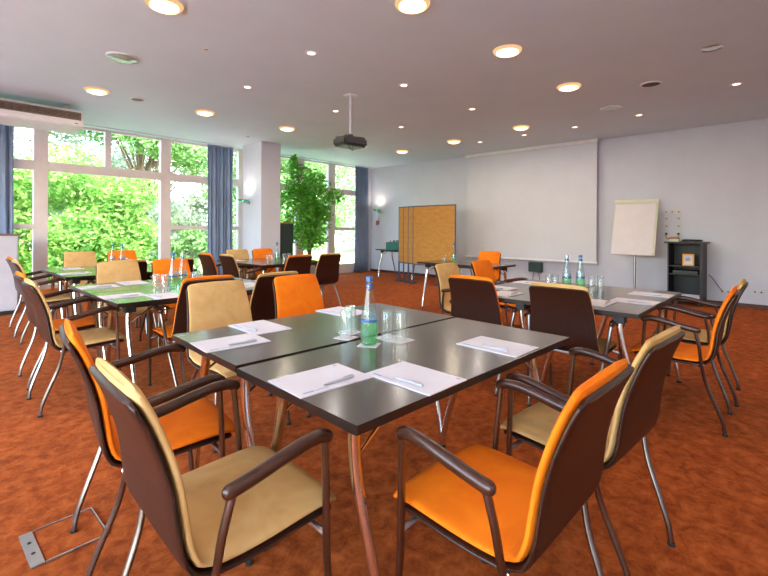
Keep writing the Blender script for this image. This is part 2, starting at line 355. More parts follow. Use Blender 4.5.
CH = [  # x, y, facing degrees, colour, label
 (.63, 1.26, -2, 'cream', 'cream-cushioned armchair at the left corner of the nearest table, largest chair on the left'),
 (.67, 1.93, -8, 'orange', 'orange-cushioned armchair directly behind the big cream chair left of the nearest table'),
 (1.24, .645, 89, 'orange', 'orange-cushioned armchair at the near right of the nearest table, largest orange seat'),
 (1.89, .63, 86, 'cream', 'cream-cushioned armchair directly beyond the big orange chair right of the nearest table'),
 (1.41, 2.62, -90, 'cream', 'cream-backed armchair facing us across the nearest table, behind its left end'),
 (2.06, 2.62, -90, 'orange', 'bright orange-backed armchair facing us across the nearest table, left of bottle'),
 (.82, 3.89, 0, 'cream', 'cream-cushioned armchair at the left end of the middle left table, nearer of the pair'),
 (.855, 4.58, 0, 'orange', 'orange-seated armchair at the left end of the middle left table, partly hidden'),
 (1.54, 3.56, 90, 'orange', 'dark-backed armchair with orange rim behind the cream chair of the nearest table'),
 (2.10, 3.47, 90, 'cream', 'dark-backed armchair with thin cream rim behind the bright orange chair'),
 (1.50, 5.10, -90, 'cream', 'tan-backed armchair facing us behind the middle left table, left of its bottles'),
 (2.05, 5.10, -90, 'orange', 'orange-backed armchair facing us just behind the bottles of the middle left table'),
 (1.03, 6.33, 0, 'cream', 'pale-seated armchair at the left end of the table nearest the garden window, nearer one'),
 (1.06, 6.98, 0, 'orange', 'orange-seated armchair left of the garden-side table, beside the grey cabinet'),
 (1.66, 5.86, 90, 'cream', 'dark-backed armchair mostly hidden behind the tan-backed chair of the middle left table'),
 (2.20, 5.84, 90, 'cream', 'dark-backed armchair half hidden behind the orange chair at the middle left bottles'),
 (1.70, 7.66, -90, 'cream', 'tan-backed armchair facing us in front of the large garden window pane'),
 (2.27, 7.66, -90, 'orange', 'orange-backed armchair facing us before the garden window, beside two small bottles'),
 (3.72, 5.40, 90, 'orange', 'dark-backed armchair with orange rim before the glasses of the column table'),
 (4.32, 5.45, 90, 'cream', 'dark-backed armchair standing free, rightmost at the table by the column'),
 (3.86, 6.90, -90, 'cream', 'tan-backed armchair facing us behind the column table, in front of the blue curtain edge'),
 (4.36, 6.90, -90, 'orange', 'orange-backed armchair facing us right against the foot of the column'),
 (3.30, 5.92, 0, 'cream', 'armchair showing its brown back left of the column table, nearer of the two'),
 (3.22, 6.42, 0, 'orange', 'armchair with orange rim seen from behind before the blue curtain, farther of two'),
 (3.29, 1.89, 0, 'orange', 'dark wooden-backed armchair with orange rim at the left end of the right-hand table'),
 (3.28, 1.19, 0, 'cream', 'dark wooden-backed armchair with cream rim, just right of the nearest table'),
 (3.97, 2.52, -90, 'cream', 'tan-backed armchair facing us behind the right-hand table, below the pinboards'),
 (4.66, 2.50, -90, 'orange', 'orange-backed armchair facing us at the far corner of the right-hand table'),
 (3.64, .578, 92, 'orange', 'orange-cushioned armchair on the right side of the right-hand table, nearer of two'),
 (4.28, .578, 93, 'cream', 'cream-cushioned armchair behind the orange one on the far right of the picture'),
 (6.50, 3.86, 180, 'orange', 'orange-backed armchair behind the presenter table, in front of the projection screen'),
]
protos = {}
ARMLESS = {(1.41, 2.62), (2.06, 2.62), (3.72, 5.40), (4.32, 5.45)}
for x, y, a, c, lab in CH:
    rz = math.radians(a-90)
    arms = (x, y) not in ARMLESS; lab_c = c; c = (c, arms)
    if not arms: lab = lab.replace('armchair', 'armless chair')
    if c not in protos:
        protos[c] = make_chair(lab_c, lab, arms); o = protos[c]; o.location = (x, y, 0); o.rotation_euler = (0, 0, rz)
        o['group'] = 'conference chairs'
    else: dup(protos[c], (x, y, 0), rz, lab, 'conference chairs')

# ------------------------------------------------------------------ tables
def make_table(label, L=1.4, W=.68):
    t = thing('conference_table', label, 'table')
    hx, hy = L/2, W/2
    bm = B(); box(bm, (-hx, -hy, .712), (hx, hy, .74), .002)
    for f in bm.faces: f.material_index = 0 if f.normal.z > .9 else 1
    link('tabletop', bm, ['top', 'topedge'], t)
    bm = B()
    for sy in (-1, 1): box(bm, (-hx+.12, sy*(hy-.11)-.012, .682), (hx-.12, sy*(hy-.11)+.012, .712), .002)
    for sx in (-1, 1): box(bm, (sx*(hx-.14)-.012, -hy+.1, .682), (sx*(hx-.14)+.012, hy-.1, .712), .002)
    link('under_frame', bm, 'black', t)
    for sx in (-1, 1):
        for sy in (-1, 1):
            ax, ay = sx*(hx-.12), sy*(hy-.14)
            lg = link('leg', tube(B(), [(ax, ay, .69), (ax+sx*.010, ay+sy*.004, .60), (ax+sx*.012, ay+sy*.030, .47), (ax+sx*.006, ay+sy*.085, .28), (ax, ay+sy*.125, .13), (ax-sx*.003, ay+sy*.145, .016)], (.022, .015), 12, 5), 'chrome', t, True)
            link('foot', lathe(B(), [(.020, 0), (.022, .008), (.014, .018)], (ax-sx*.003, ay+sy*.145, 0), 14), 'black', lg)
            link('bracket', box(B(), (ax-.035, ay-.035, .65), (ax+.035, ay+.035, .712), .003), 'black', t)
            link('brace', tube(B(), [(ax+sx*.02, ay+sy*.012, .56), (ax-sx*.20, ay, .700)], .006, 8, smooth=False), 'chrome', t, True)
    return t
G = 'dark folding conference tables'
tab = make_table('dark brown table nearest the camera, front half of the big foreground pair')
tab['group'] = G; tab.location = (1.516, 1.173, 0); tab.rotation_euler = (0, 0, -.028)
TB = [((1.551, 1.877, 0), -.037, 'dark brown table behind the nearest one, rear half of the big foreground pair'),
      ((1.65, 3.755, 0), 0, 'green-reflecting table on the middle left, nearer half of the pair with two bottles'),
      ((1.65, 4.45, 0), 0, 'green-reflecting table on the middle left, farther half of its pair'),
      ((1.78, 5.97, 0), 0, 'table towards the garden window behind the tan chair, nearer half of its pair'),
      ((1.78, 6.665, 0), 0, 'table closest to the large garden window, farther half of its pair'),
      ((4.02, 5.94, 0), 0, 'table beside the column, nearer half with glasses and a bottle'),
      ((4.02, 6.635, 0), 0, 'table right in front of the column, farther half of its pair'),
      ((3.81, 1.065, 0), 0, 'dark table on the right with three writing pads, nearer half of the pair'),
      ((3.81, 1.76, 0), 0, 'dark table on the right holding the pads and bottles, farther half of its pair'),
      ((5.97, 3.85, 0), PI/2, 'narrow presenter table standing alone in front of the pinboards'),
      ((8.78, 7.55, 0), PI/2, 'small side table by the far wall carrying a green bottle crate')]
for loc, rz, lab in TB:
    if 'column' in lab: continue
    dup(tab, loc, rz, lab, G)
ct = make_table('table beside the column, nearer half with glasses and a bottle', 1.24); ct.location = (4.02, 5.94, 0); ct['group'] = G
dup(ct, (4.02, 6.635, 0), 0, 'table right in front of the column, farther half of its pair', G)

# ------------------------------------------------------------------ writing pads with pens
def pad_proto(label):
    t = thing('writing_pad', label, 'writing pad')
    link('paper_stack', box(B(), (-.1485, -.105, 0), (.1485, .105, .004), .0006), 'paper', t)
    bm = B(); box(bm, (-.125, -.088, .004), (-.085, -.078, .0044)); box(bm, (-.08, -.086, .004), (-.03, -.081, .0044)); link('printed_logo', bm, 'print', t)
    link('printed_mark', box(B(), (.115, .085, .004), (.132, .09, .0044)), 'red', t)
    return t
def pen_proto(label):
    t = thing('ballpoint_pen', label, 'pen')
    link('barrel', tube(B(), [(-.055, 0, .0050), (.06, 0, .0050)], .0050, 10, smooth=False), 'penbody', t, True)
    link('tip', tube(B(), [(-.070, 0, .005), (-.055, 0, .0055)], (.0015, .0050), 10, smooth=False), 'satin', t, True)
    link('clip', box(B(), (.015, -.0015, .011), (.055, .0015, .013)), 'satin', t)
    return t
Z = .7403
PADS = [(.969, 1.208, -4, 'writing pad on the nearest table, left one of the two touching pads'),
 (1.216, .988, -91, 'writing pad on the nearest table, just right of and touching the left pad'),
 (.993, 1.896, -5, 'writing pad at the left edge of the rear foreground table'),
 (1.252, 2.08, -92, 'writing pad before the cream-backed chair across the nearest table'),
 (1.801, .988, -91, 'writing pad alone at the right end of the nearest table'),
 (1.86, 2.10, -88, 'writing pad behind the foreground glasses, before the bright orange chair'),
 (1.09, 3.78, 0, 'writing pad at the left edge of the middle left table, nearer of two'),
 (1.32, 3.56, -90, 'writing pad on the near edge of the middle left table, touching the left pad'),
 (1.10, 4.50, 0, 'writing pad at the left edge of the middle left table, farther of two'),
 (1.42, 4.62, -90, 'writing pad in front of the tan-backed chair of the middle left table'),
 (2.12, 3.72, -88, 'writing pad at the right end of the middle left table by the bright orange chair'),
 (1.36, 6.75, -90, 'writing pad on the garden-side table near the tan-backed chair'),
 (1.24, 6.02, 0, 'writing pad at the near left corner of the garden-side table'),
 (3.40, 1.07, 0, 'writing pad on the right table beside the cream-rimmed dark chair, leftmost of three'),
 (3.66, .88, -90, 'writing pad on the right table, middle of the three near its front edge'),
 (4.16, .88, -90, 'writing pad at the far right end of the right table'),
 (3.62, 1.98, -90, 'writing pad on the far left corner of the right table, farther of two'),
 (3.33, 1.76, 0, 'writing pad on the far left corner of the right table by the orange-rimmed chair'),
 (4.20, 1.93, -90, 'writing pad at the back edge of the right table, below the projection screen'),
 (3.60, 6.72, -90, 'writing pad on the column table before its tan-backed chair')]
pp = pe = None
for i, (x, y, a, lab) in enumerate(PADS):
    rz = math.radians(a)
    if pp is None: pp = pad_proto(lab); pp.location = (x, y, Z); pp.rotation_euler = (0, 0, rz); pp['group'] = 'white writing pads'
    else: dup(pp, (x, y, Z), rz, lab, 'white writing pads')
    ox, oy = .03, -.07
    wx, wy = x+ox*math.cos(rz)-oy*math.sin(rz), y+ox*math.sin(rz)+oy*math.cos(rz)
    pl = 'pen on ' + lab
    pl = ' '.join(pl.split()[:16])
    if pe is None: pe = pen_proto(pl); pe.location = (wx, wy, Z+.0045); pe.rotation_euler = (0, 0, rz+.05); pe['group'] = 'pens on the pads'
    else: dup(pe, (wx, wy, Z+.0045), rz+.05*(1 if i % 2 else -1), pl, 'pens on the pads')

# ------------------------------------------------------------------ bottles and tumblers
def make_bottle(label, water='greenglass', cap='bluecap'):
    t = thing('water_bottle', label, 'bottle')
    link('glass_body', lathe(B(), [(.028, 0), (.0335, .004), (.0362, .03), (.0378, .06), (.0368, .095), (.0335, .125), (.029, .155), (.0238, .185), (.0188, .215), (.0155, .24), (.0138, .262), (.0155, .264), (.0155, .270), (.013, .272)], seg=28), 'bottleglass', t, True)
    link('water', lathe(B(), [(.026, .004), (.0315, .008), (.0345, .03), (.036, .06), (.0352, .092), (.034, .097)], seg=28), water, t, True)
    link('label_band', lathe(B(), [(.0366, .099), (.0370, .099), (.0362, .108), (.0358, .108)], seg=28, caps=False), 'bluecap', t, True)
    link('label_paper', lathe(B(), [(.0360, .109), (.0312, .143)], seg=28, caps=False), 'label', t, True)
    link('cap', lathe(B(), [(.0150, .266), (.0150, .268), (.0150, .284), (.0135, .286)], seg=20), cap, t, True)
    link('neck_seal', lathe(B(), [(.0146, .236), (.0146, .256)], seg=20), 'bluecap', t, True)
    return t
def make_glass(label):
    t = thing('tumbler', label, 'glass')
    link('glass_wall', lathe(B(), [(.0310, .0), (.0285, .128), (.0265, .1325), (.0250, .131), (.0275, .0), (.0310, .0)], seg=24, caps=False), 'tumbler', t, True)
    link('glass_base', lathe(B(), [(.0245, .114), (.0262, .131), (.0240, .1335)], seg=24), 'tumbler', t, True)
    return t
bot = make_bottle('tall green-glinting water bottle with blue band standing on the nearest table')
bot.location = (1.41, 1.415, .7415); bot['group'] = 'water bottles'; bot.scale = (1.05, 1.05, 1.08)
BT = [((1.52, 3.93), 'water bottle with blue cap on the middle left table, left of its pair'),
 ((1.61, 3.95), 'water bottle with dark cap on the middle left table, right of its pair'),
 ((3.90, 5.98), 'single water bottle among the glasses of the column table'),
 ((5.84, 3.97), 'water bottle on the presenter table in front of the pinboard'),
 ((1.75, 6.50), 'small far water bottle before the garden window, left of its pair'),
 ((1.85, 6.46), 'small far water bottle before the garden window, right of its pair'),
 ((3.955, 1.49), 'grey-capped water bottle on the right-hand table'),
 ((4.03, 1.40), 'blue-capped water bottle on the right-hand table')]
for (x, y), lab in BT:
    b = dup(bot, (x, y, Z), random.random()*6, lab, 'water bottles')
    if 'dark cap' in lab or 'grey-capped' in lab:
        for c in b.children:
            if c.name.startswith('cap'): c.data = c.data.copy(); c.data.materials[0] = M_['satin']
gl = None
def coaster(x, y, lab, rz=0):
    o = link('paper_coaster', box(B(), (-.045, -.045, 0), (.045, .045, .0012)), 'paper', None, False, (x, y, Z)); o.rotation_euler = (0, 0, rz)
    tag(o, lab, 'coaster', 'paper coasters under glasses and bottle')
GL = [((1.425, 1.588), 'upturned tumbler on the nearest table, front left of the bottle'),
 ((1.515, 1.655), 'upturned tumbler on the nearest table, rear left beside the bottle'),
 ((1.555, 1.435), 'upturned tumbler on the nearest table, immediately right of the bottle'),
 ((1.585, 1.375), 'upturned tumbler on the nearest table, rightmost by the bottle'),
 ((1.40, 3.98), 'upturned tumbler on the middle left table, leftmost in front of the orange chair'),
 ((1.44, 3.90), 'upturned tumbler on the middle left table, just left of the bottles'),
 ((1.70, 3.93), 'upturned tumbler on the middle left table, just right of the bottles'),
 ((1.76, 3.99), 'upturned tumbler on the middle left table, rightmost one'),
 ((3.76, 6.02), 'upturned tumbler on the column table, leftmost of its four'),
 ((3.83, 6.00), 'upturned tumbler on the column table, close left of the bottle'),
 ((4.00, 5.93), 'upturned tumbler on the column table, close right of the bottle'),
 ((4.07, 5.90), 'upturned tumbler on the column table, rightmost of its four'),
 ((5.70, 4.05), 'upturned tumbler on the presenter table left of its bottle'),
 ((3.83, 1.60), 'upturned tumbler on the right-hand table, leftmost of its group'),
 ((3.90, 1.57), 'upturned tumbler on the right-hand table, close left of the grey-capped bottle'),
 ((4.02, 1.30), 'upturned tumbler on the right-hand table, close right of the blue-capped bottle'),
 ((4.09, 1.25), 'upturned tumbler on the right-hand table, rightmost of its group'),
 ((1.90, 6.40), 'upturned tumbler on the garden-side table beside the small far bottles')]
for i, ((x, y), lab) in enumerate(GL):
    zz = Z+.0013 if i < 4 else Z
    if gl is None: gl = make_glass(lab); gl.location = (x, y, zz); gl['group'] = 'upturned tumblers'
    else: dup(gl, (x, y, zz), 0, lab, 'upturned tumblers')
for (x, y), lab, rz in [((1.425, 1.588), 'paper coaster under the foreground tumbler front left of the bottle', .2), ((1.515, 1.655), 'paper coaster under the foreground tumbler rear left of the bottle', .1),
                        ((1.41, 1.415), 'paper coaster under the tall foreground bottle', .5), ((1.57, 1.405), 'large paper coaster under the two foreground tumblers right of the bottle', .0)]:
    if 'large' in lab:
        o = link('paper_coaster', box(B(), (-.055, -.085, 0), (.055, .085, .0012)), 'paper', None, False, (x, y, Z)); tag(o, lab, 'coaster', 'paper coasters under glasses and bottle')
    else: coaster(x, y, lab, rz)

# ------------------------------------------------------------------ pinboards
pb = None
for i in range(4):
    x = 8.02+.055*(3-i); yl = (7.03-.147*i)/8.0*x
    lab = ['brown-papered pinboard farthest back of the nested four, only its left strip visible', 'second pinboard from the left in the nested stack of four', 'third pinboard from the left, just behind the front one', 'front pinboard with a large sheet of brown kraft paper'][i]
    if pb is None:
        pb = thing('pinboard', lab, 'pinboard', (x, yl-.60, 0), 0, 'nested pinboards')
        link('board_panel', box(B(), (-.011, -.58, .47), (.011, .58, 1.80)), 'kraft', pb)
        bm = B()
        for s in (-1, 1): tube(bm, [(0, s*.59, 1.825), (0, s*.59, .44)], .016, 10, smooth=False)
        tube(bm, [(0, -.60, 1.812), (0, .60, 1.812)], .014, 10, smooth=False); tube(bm, [(0, -.60, .455), (0, .60, .455)], .014, 10, smooth=False)
        link('frame', bm, 'bluemetal', pb, True)
        for s in (-1, 1):
            lg = link('leg', tube(B(), [(0, s*.59, .5), (0, s*.59, .02)], .019, 10, smooth=False), 'bluemetal', pb, True)
            link('foot', box(B(), (-.13, s*.59-.018, 0), (.13, s*.59+.018, .028), .006), 'bluemetal', lg)
    else: dup(pb, (x, yl-.60, 0), 0, lab, 'nested pinboards')

# ------------------------------------------------------------------ flipchart
t = thing('flipchart', 'tilted white flipchart on a single grey pole beside the projection screen', 'flipchart', (9.1, 2.20, 0))
def tilt(bm, ang=.0):
    bmesh.ops.rotate(bm, cent=(0, 0, 1.3), matrix=Matrix.Rotation(ang, 3, 'Y'), verts=bm.verts[:]); return bm
sh = lambda bm, k=0.10: ([setattr(v, 'co', Vector((v.co.x + (v.co.z-1.3)*.31, v.co.y - (v.co.z-1.3)*k*0, v.co.z))) for v in bm.verts], bm)[1]
link('board', sh(box(B(), (-.02, -.36, .83), (0, .36, 1.83), .004)), 'flip', t)
link('paper_pad', sh(box(B(), (-.032, -.325, .835), (-.021, .345, 1.79), .001)), 'paper', t)
link('clamp_bar', sh(box(B(), (-.05, -.37, 1.785), (.0, .37, 1.855), .006)), 'flip', t)
link('pole', tube(B(), [(.03, 0, 1.22), (.03, 0, .05)], .022, 12, smooth=False), 'satin', t, True)
bm = B()
for k in range(5):
    a = k*2*PI/5; tube(bm, [(.03, 0, .075), (.03+.30*math.cos(a), .30*math.sin(a), .045)], .014, 8, smooth=False); cyl(bm, (.03+.30*math.cos(a), .30*math.sin(a), 0), .02, .045, 10)
link('wheeled_base', bm, 'satin', t, True)

# ------------------------------------------------------------------ media cabinet at the right wall
t = thing('media_cabinet', 'open black media cabinet on casters against the right wall', 'cabinet', (9.20, 1.40, 0))
bm = B(); w = .25
box(bm, (-.24, -w, .07), (.24, -w+.04, 1.06), .003); box(bm, (-.24, w-.02, .07), (.24, w, 1.06), .003); box(bm, (.22, -w, .07), (.24, w, 1.06)); box(bm, (-.24, -w, .07), (.24, w, .10), .003)
link('carcass', bm, 'blackcab', t)
link('top_board', box(B(), (-.27, -w-.05, 1.06), (.25, w+.05, 1.085), .004), 'blackcab', t)
for z in (.66, .52): link('shelf', box(B(), (-.22, -w+.04, z), (.22, w-.02, z+.018), .002), 'blackcab', t)
link('drawer_front', box(B(), (-.246, -w+.04, .10), (-.225, w-.02, .20), .003), 'grey', t)
for sx in (-.18, .18):
    for sy in (-.2, .2): link('caster', cyl(B(), (sx, sy, 0), .03, .07, 14), 'black', t)
t2 = thing('framed_picture', 'small yellow-framed picture leaning on the black cabinet shelf', 'picture', (9.04, 1.36, .679))
bm = B(); w, hh = .082, .20
for a, b in (((-.008, -w, 0), (.008, w, .022)), ((-.008, -w, hh-.022), (.008, w, hh)), ((-.008, -w, .022), (.008, -w+.022, hh-.022)), ((-.008, w-.022, .022), (.008, w, hh-.022))): box(bm, a, b)
link('frame', bm, 'yellow', t2); p = link('print', box(B(), (-.002, -w+.022, .022), (.004, w-.022, hh-.022)), 'paper', t2)
link('printed_square', box(B(), (-.003, -.04, .08), (-.002, .04, .155)), 'pic', t2)
o = link('disc_player', box(B(), (-.19, -.18, 0), (.19, .18, .055), .006), 'black', None, False, (9.19, 1.40, .539)); tag(o, 'flat black player on the cabinet shelf below the picture', 'player')
# cable heap on top
bm = B(); rng = random.Random(3)
for k in range(6):
    pts = [(.16*math.cos(a*1.1+k)*(.6+.4*rng.random()), .17*math.sin(a*1.1+k)*(.6+.4*rng.random()), .007+.012*rng.random()+.008*k*.5) for a in range(9)]
    tube(bm, pts, .006, 6, 5)
o = link('coiled_cables', bm, 'black', None, True, (9.16, 1.32, 1.086)); tag(o, 'heap of black cables coiled on top of the black cabinet', 'cables')
t = thing('desk_telephone', 'beige desk telephone on the left of the black cabinet top', 'telephone', (9.15, 1.58, 1.086))
bm = B(); box(bm, (-.10, -.08, 0), (.10, .08, .03), .008); box(bm, (-.0, -.07, .028), (.09, .07, .05), .008); link('body', bm, 'flip', t)
link('handset', tube(B(), [(-.05, -.085, .05), (-.055, -.05, .065), (-.055, .05, .065), (-.05, .085, .05)], .016, 10), 'woodtrim', t, True)
# socket panel and its plugs
t = thing('socket_panel', 'white panel of wall sockets above the black cabinet', 'socket panel', (9.529, 1.68, 0))
for r_, z in enumerate((1.62, 1.50, 1.36, 1.22)):
    for c in range(2 if r_ else 3):
        y = (-.10 + c*(.10 if r_ == 0 else .19))
        pl = link('socket_plate', box(B(), (-.014, y-.042, z-.045), (0, y+.042, z+.045), .004), 'plate', t)
        link('socket_hole', box(B(), (-.018, y-.013, z-.009), (-.012, y+.013, z+.009), .002), 'black', pl)
for i, (y, z) in enumerate(((-.10, 1.22), (.09, 1.22))):
    bm = B(); tube(bm, [(-.03, y, z), (-.06, y, z-.03), (-.055, y-.01, z-.07), (-.12+.04*i, y-.05, z-.13), (-.28, y-.08, 1.092)], .005, 6, 6)
    box(bm, (-.045, y-.018, z-.018), (-.0185, y+.018, z+.018), .004)
    o = link('power_cord', bm, 'black', None, True, (9.529, 1.68, 0)); tag(o, ['plugged black cord at the right of the socket panel', 'plugged black cord at the left of the socket panel'][i], 'cord', 'cords below the socket panel')
bm = B(); tube(bm, [(9.44, 1.12, .52), (9.47, 1.05, .42), (9.495, .98, .30), (9.50, .93, .235)], .006, 6, 6)
o = link('trailing_cable', bm, 'grill', None, True); tag(o, 'thin cable sagging from the black cabinet to the wall socket', 'cable')
for (y, z, lab, n) in ((.90, .235, 'white double wall socket near the trailing cable', 2), (.47, .27, 'white double wall socket near the right edge of the picture', 2), (4.99, .32, 'white wall socket with a black plug below the projection screen', 1)):
    t = thing('wall_socket', lab, 'socket', (9.529, y, z), 0, 'wall sockets')
    for k in range(n):
        yy = (k-(n-1)/2)*.082
        p = link('plate', box(B(), (-.012, yy-.04, -.04), (0, yy+.04, .04), .004), 'plate', t)
        link('hole', lathe(B(), [(.013, 0), (.013, .004)], (0, 0, 0), 14), 'black', p).matrix_local = Matrix.Translation((-.012, yy, 0)) @ Matrix.Rotation(-PI/2, 4, 'Y')
bm = B(); box(bm, (-.06, -.03, -.03), (-.018, .03, .03), .008); tube(bm, [(-.05, 0, -.02), (-.06, .01, -.09), (-.04, .03, -.20), (-.04, .06, -.312)], .006, 6)
o = link('black_plug', bm, 'black', None, True, (9.529, 4.99, .32)); tag(o, 'black plug with cord in the wall socket under the screen', 'plug')
t = thing('wall_speaker', 'small dark wall box hanging below the projection screen', 'wall box', (9.529, 4.26, .45))
link('casing', box(B(), (-.10, -.15, -.11), (-.002, .15, .11), .008), 'greencab', t)
bm = B(); tube(bm, [(-.04, .04, -.11), (-.035, .07, -.22), (-.03, .09, -.39)], .005, 6); tube(bm, [(-.04, -.06, -.11), (-.035, -.08, -.22), (-.03, -.10, -.39)], .005, 6); link('cord', bm, 'black', t, True)

# ------------------------------------------------------------------ wall lamps, alarm
def wall_lamp(loc, rz, lab):
    t = thing('wall_lamp', lab, 'wall lamp', loc, rz, 'green glass uplight wall lamps')
    link('wall_mount', lathe(B(), [(.035, 0), (.035, .02)], (0, 0, 0), 16), 'satin', t, True).matrix_local = Matrix.Rotation(PI/2, 4, 'Y')
    link('arm', tube(B(), [(.02, 0, 0), (.08, 0, -.012), (.14, 0, .01)], .011, 8), 'satin', t, True)
    link('glass_dish', lathe(B(), [(.02, 0), (.08, .02), (.13, .055), (.128, .058), (.075, .026), (.018, .008)], (.15, 0, .01), 24), 'crateglass', t, True)
    link('bulb', lathe(B(), [(.01, 0), (.018, .015), (.012, .035)], (.15, 0, .022), 12), 'glow', t, True)
    d = bpy.data.lights.new('wall_lamp_light', 'SPOT'); d.energy = 15; d.color = (1, .84, .70); d.shadow_soft_size = .1; d.spot_size = 2.9; d.spot_blend = 1
    l = bpy.data.objects.new('wall_lamp_light', d); COL.objects.link(l); l.parent = t; l.location = (.22, 0, .10); l.rotation_euler = (PI, 0, 0)
M_['crateglass'] = clear('green_lamp_glass', (.35, .85, .65, 1), .15, .05)
wall_lamp((5.009, 8.78, 1.83), PI, 'green glass wall lamp glowing on the left face of the column')
wall_lamp((9.529, 9.12, 1.79), PI, 'green glass wall lamp on the far wall above the red alarm')
t = thing('fire_alarm', 'small red fire alarm button on the white far wall beside the curtain', 'fire alarm', (9.529, 9.22, 1.47))
link('casing', box(B(), (-.03, -.055, -.06), (0, .055, .06), .006), 'red', t); link('button_window', box(B(), (-.033, -.025, -.025), (-.03, .025, .025), .001), 'white', t)

# ------------------------------------------------------------------ projector on its ceiling pole
t = thing('projector', 'black projector hanging from the ceiling on a slim pale pole', 'projector', (4.11, 4.52, 0), math.radians(-5))
link('ceiling_plate', box(B(), (-.07, -.07, H-.02), (.07, .07, H-.001), .004), 'white', t)
link('pole', tube(B(), [(0, 0, H-.02), (0, 0, 2.56)], .016, 12, smooth=False), 'grey', t, True)
bm = B(); box(bm, (-.20, -.15, 2.40), (.20, .15, 2.53), .03); link('body', bm, 'black', t, True)
bm = B(); box(bm, (-.09, -.07, 2.53), (.09, .07, 2.545), .003); box(bm, (-.03, -.03, 2.54), (.03, .03, 2.58), .004)
for sx in (-1, 1): tube(bm, [(sx*.08, -.06, 2.54), (sx*.16, -.10, 2.535)], .01, 8, smooth=False); tube(bm, [(sx*.08, .06, 2.54), (sx*.16, .10, 2.535)], .01, 8, smooth=False)
link('bracket', bm, 'black', t, True)
link('lens', lathe(B(), [(.045, 0), (.048, .03), (.04, .032), (.035, .022)], (0, 0, 0), 20), 'greencab', t, True).matrix_local = Matrix.Translation((.198, .05, 2.465)) @ Matrix.Rotation(PI/2, 4, 'Y')
bm = B(); tube(bm, [(-.03, -.1, 2.402), (-.05, -.12, 2.36), (-.06, -.14, 2.33), (-.09, -.12, 2.35), (-.12, -.1, 2.402)], .005, 6); link('hanging_cable', bm, 'black', t, True)

# ------------------------------------------------------------------ curtains
def curtain(xa, xb, y, lab, folds):
    bm = B(); n = folds*8; top, bot = [], []
    for row, z in enumerate((H-.03, 2.2, 1.2, .5, .03)):
        rr = []
        for i in range(n+1):
            u = i/n; a = u*folds*2*PI; sp = 1 + .04*(row-2)*(u-.5)
            x = xa+(xb-xa)*(.5+(u-.5)*sp) + .012*math.sin(a*.5+row); rr.append(bm.verts.new((x, y+.045*math.sin(a)*(.7+.1*row)+.012*math.sin(3.1*u*folds), z)))
        top.append(rr)
    for r in range(len(top)-1):
        for i in range(n): bm.faces.new((top[r][i], top[r][i+1], top[r+1][i+1], top[r+1][i]))
    t = thing('curtain', lab, 'curtain', (0, 0, 0), 0, 'blue-grey floor-length curtains')
    o = link('cloth', bm, 'curtain', t, True); md = o.modifiers.new('thick', 'SOLIDIFY'); md.thickness = .006
    link('heading_tape', box(B(), (xa, y-.03, H-.045), (xb, y+.03, H-.004), .004), 'curtain', t)
curtain(4.36, 4.95, 9.40, 'blue-grey curtain hanging left of the column', 7)
curtain(8.78, 9.28, 9.40, 'blue-grey curtain in the far corner right of the plant', 6)
curtain(.20, 1.10, 9.36, 'blue-grey curtain at the far left behind the grey cabinet', 9)
bm = B()
box(bm, (X0+.2, 9.33, H-.02), (5.04, 9.47, H-.001)); box(bm, (5.5, 9.33, H-.02), (9.5, 9.47, H-.001)); struct('trim_1', bm, 'ceil')

# ------------------------------------------------------------------ cabinets on the left / behind column
t = thing('sideboard', 'grey sideboard cabinet standing at the far left edge before the curtain', 'cabinet', (.52, 8.5, 0))
link('body', box(B(), (-.50, -.22, .06), (.50, .22, 1.14), .004), 'grey', t); link('top_board', box(B(), (-.52, -.235, 1.14), (.52, .235, 1.165), .003), 'grill', t)
link('plinth', box(B(), (-.48, -.20, 0), (.48, .20, .06)), 'blackcab', t)
for s in (-1, 1):
    d = link('door', box(B(), (s*.25-.24, -.238, .075), (s*.25+.24, -.221, 1.12), .003), 'grey', t)
    link('handle', tube(B(), [(s*.05, -.239, .62), (s*.05, -.262, .63), (s*.05, -.262, .73), (s*.05, -.239, .74)], .006, 8), 'satin', d, True)
t = thing('tall_cabinet', 'dark green cabinet with wooden top tucked behind the column', 'cabinet', (5.70, 8.75, 0))
link('body', box(B(), (-.18, -.38, .05), (.18, .38, 1.38), .004), 'greencab', t); link('top_board', box(B(), (-.19, -.39, 1.38), (.19, .39, 1.41), .003), 'woodtrim', t)
link('door', box(B(), (-.17, -.398, .07), (.17, -.381, 1.36), .003), 'greencab', t); link('plinth', box(B(), (-.16, -.36, 0), (.16, .36, .05)), 'black', t)

# crate of bottles on the side table
t = thing('bottle_crate', 'dark green bottle crate on the small side table by the far wall', 'crate', (8.62, 7.55, .7403))
bm = B(); L, W = .20, .30
box(bm, (-L, -W, 0), (L, W, .012)); box(bm, (-L, -W, .012), (-L+.012, W, .20)); box(bm, (L-.012, -W, .012), (L, W, .20)); box(bm, (-L, -W, .012), (L, -W+.012, .20)); box(bm, (-L, W-.012, .012), (L, W, .20))
link('crate_body', bm, 'crate', t)
for i in range(3):
    for j in range(4):
        b = B(); lathe(b, [(.033, 0), (.034, .14), (.02, .19), (.013, .215), (.014, .235), (.012, .237)], seg=12)
        o = link('crate_bottle', b, 'crate' if (i+j) % 3 else 'red', None, True, (8.62-.12+i*.12, 7.55-.21+j*.14, .7525)); tag(o, 'small closed bottle standing in the green crate on the side table', 'bottle', 'bottles in the green crate')

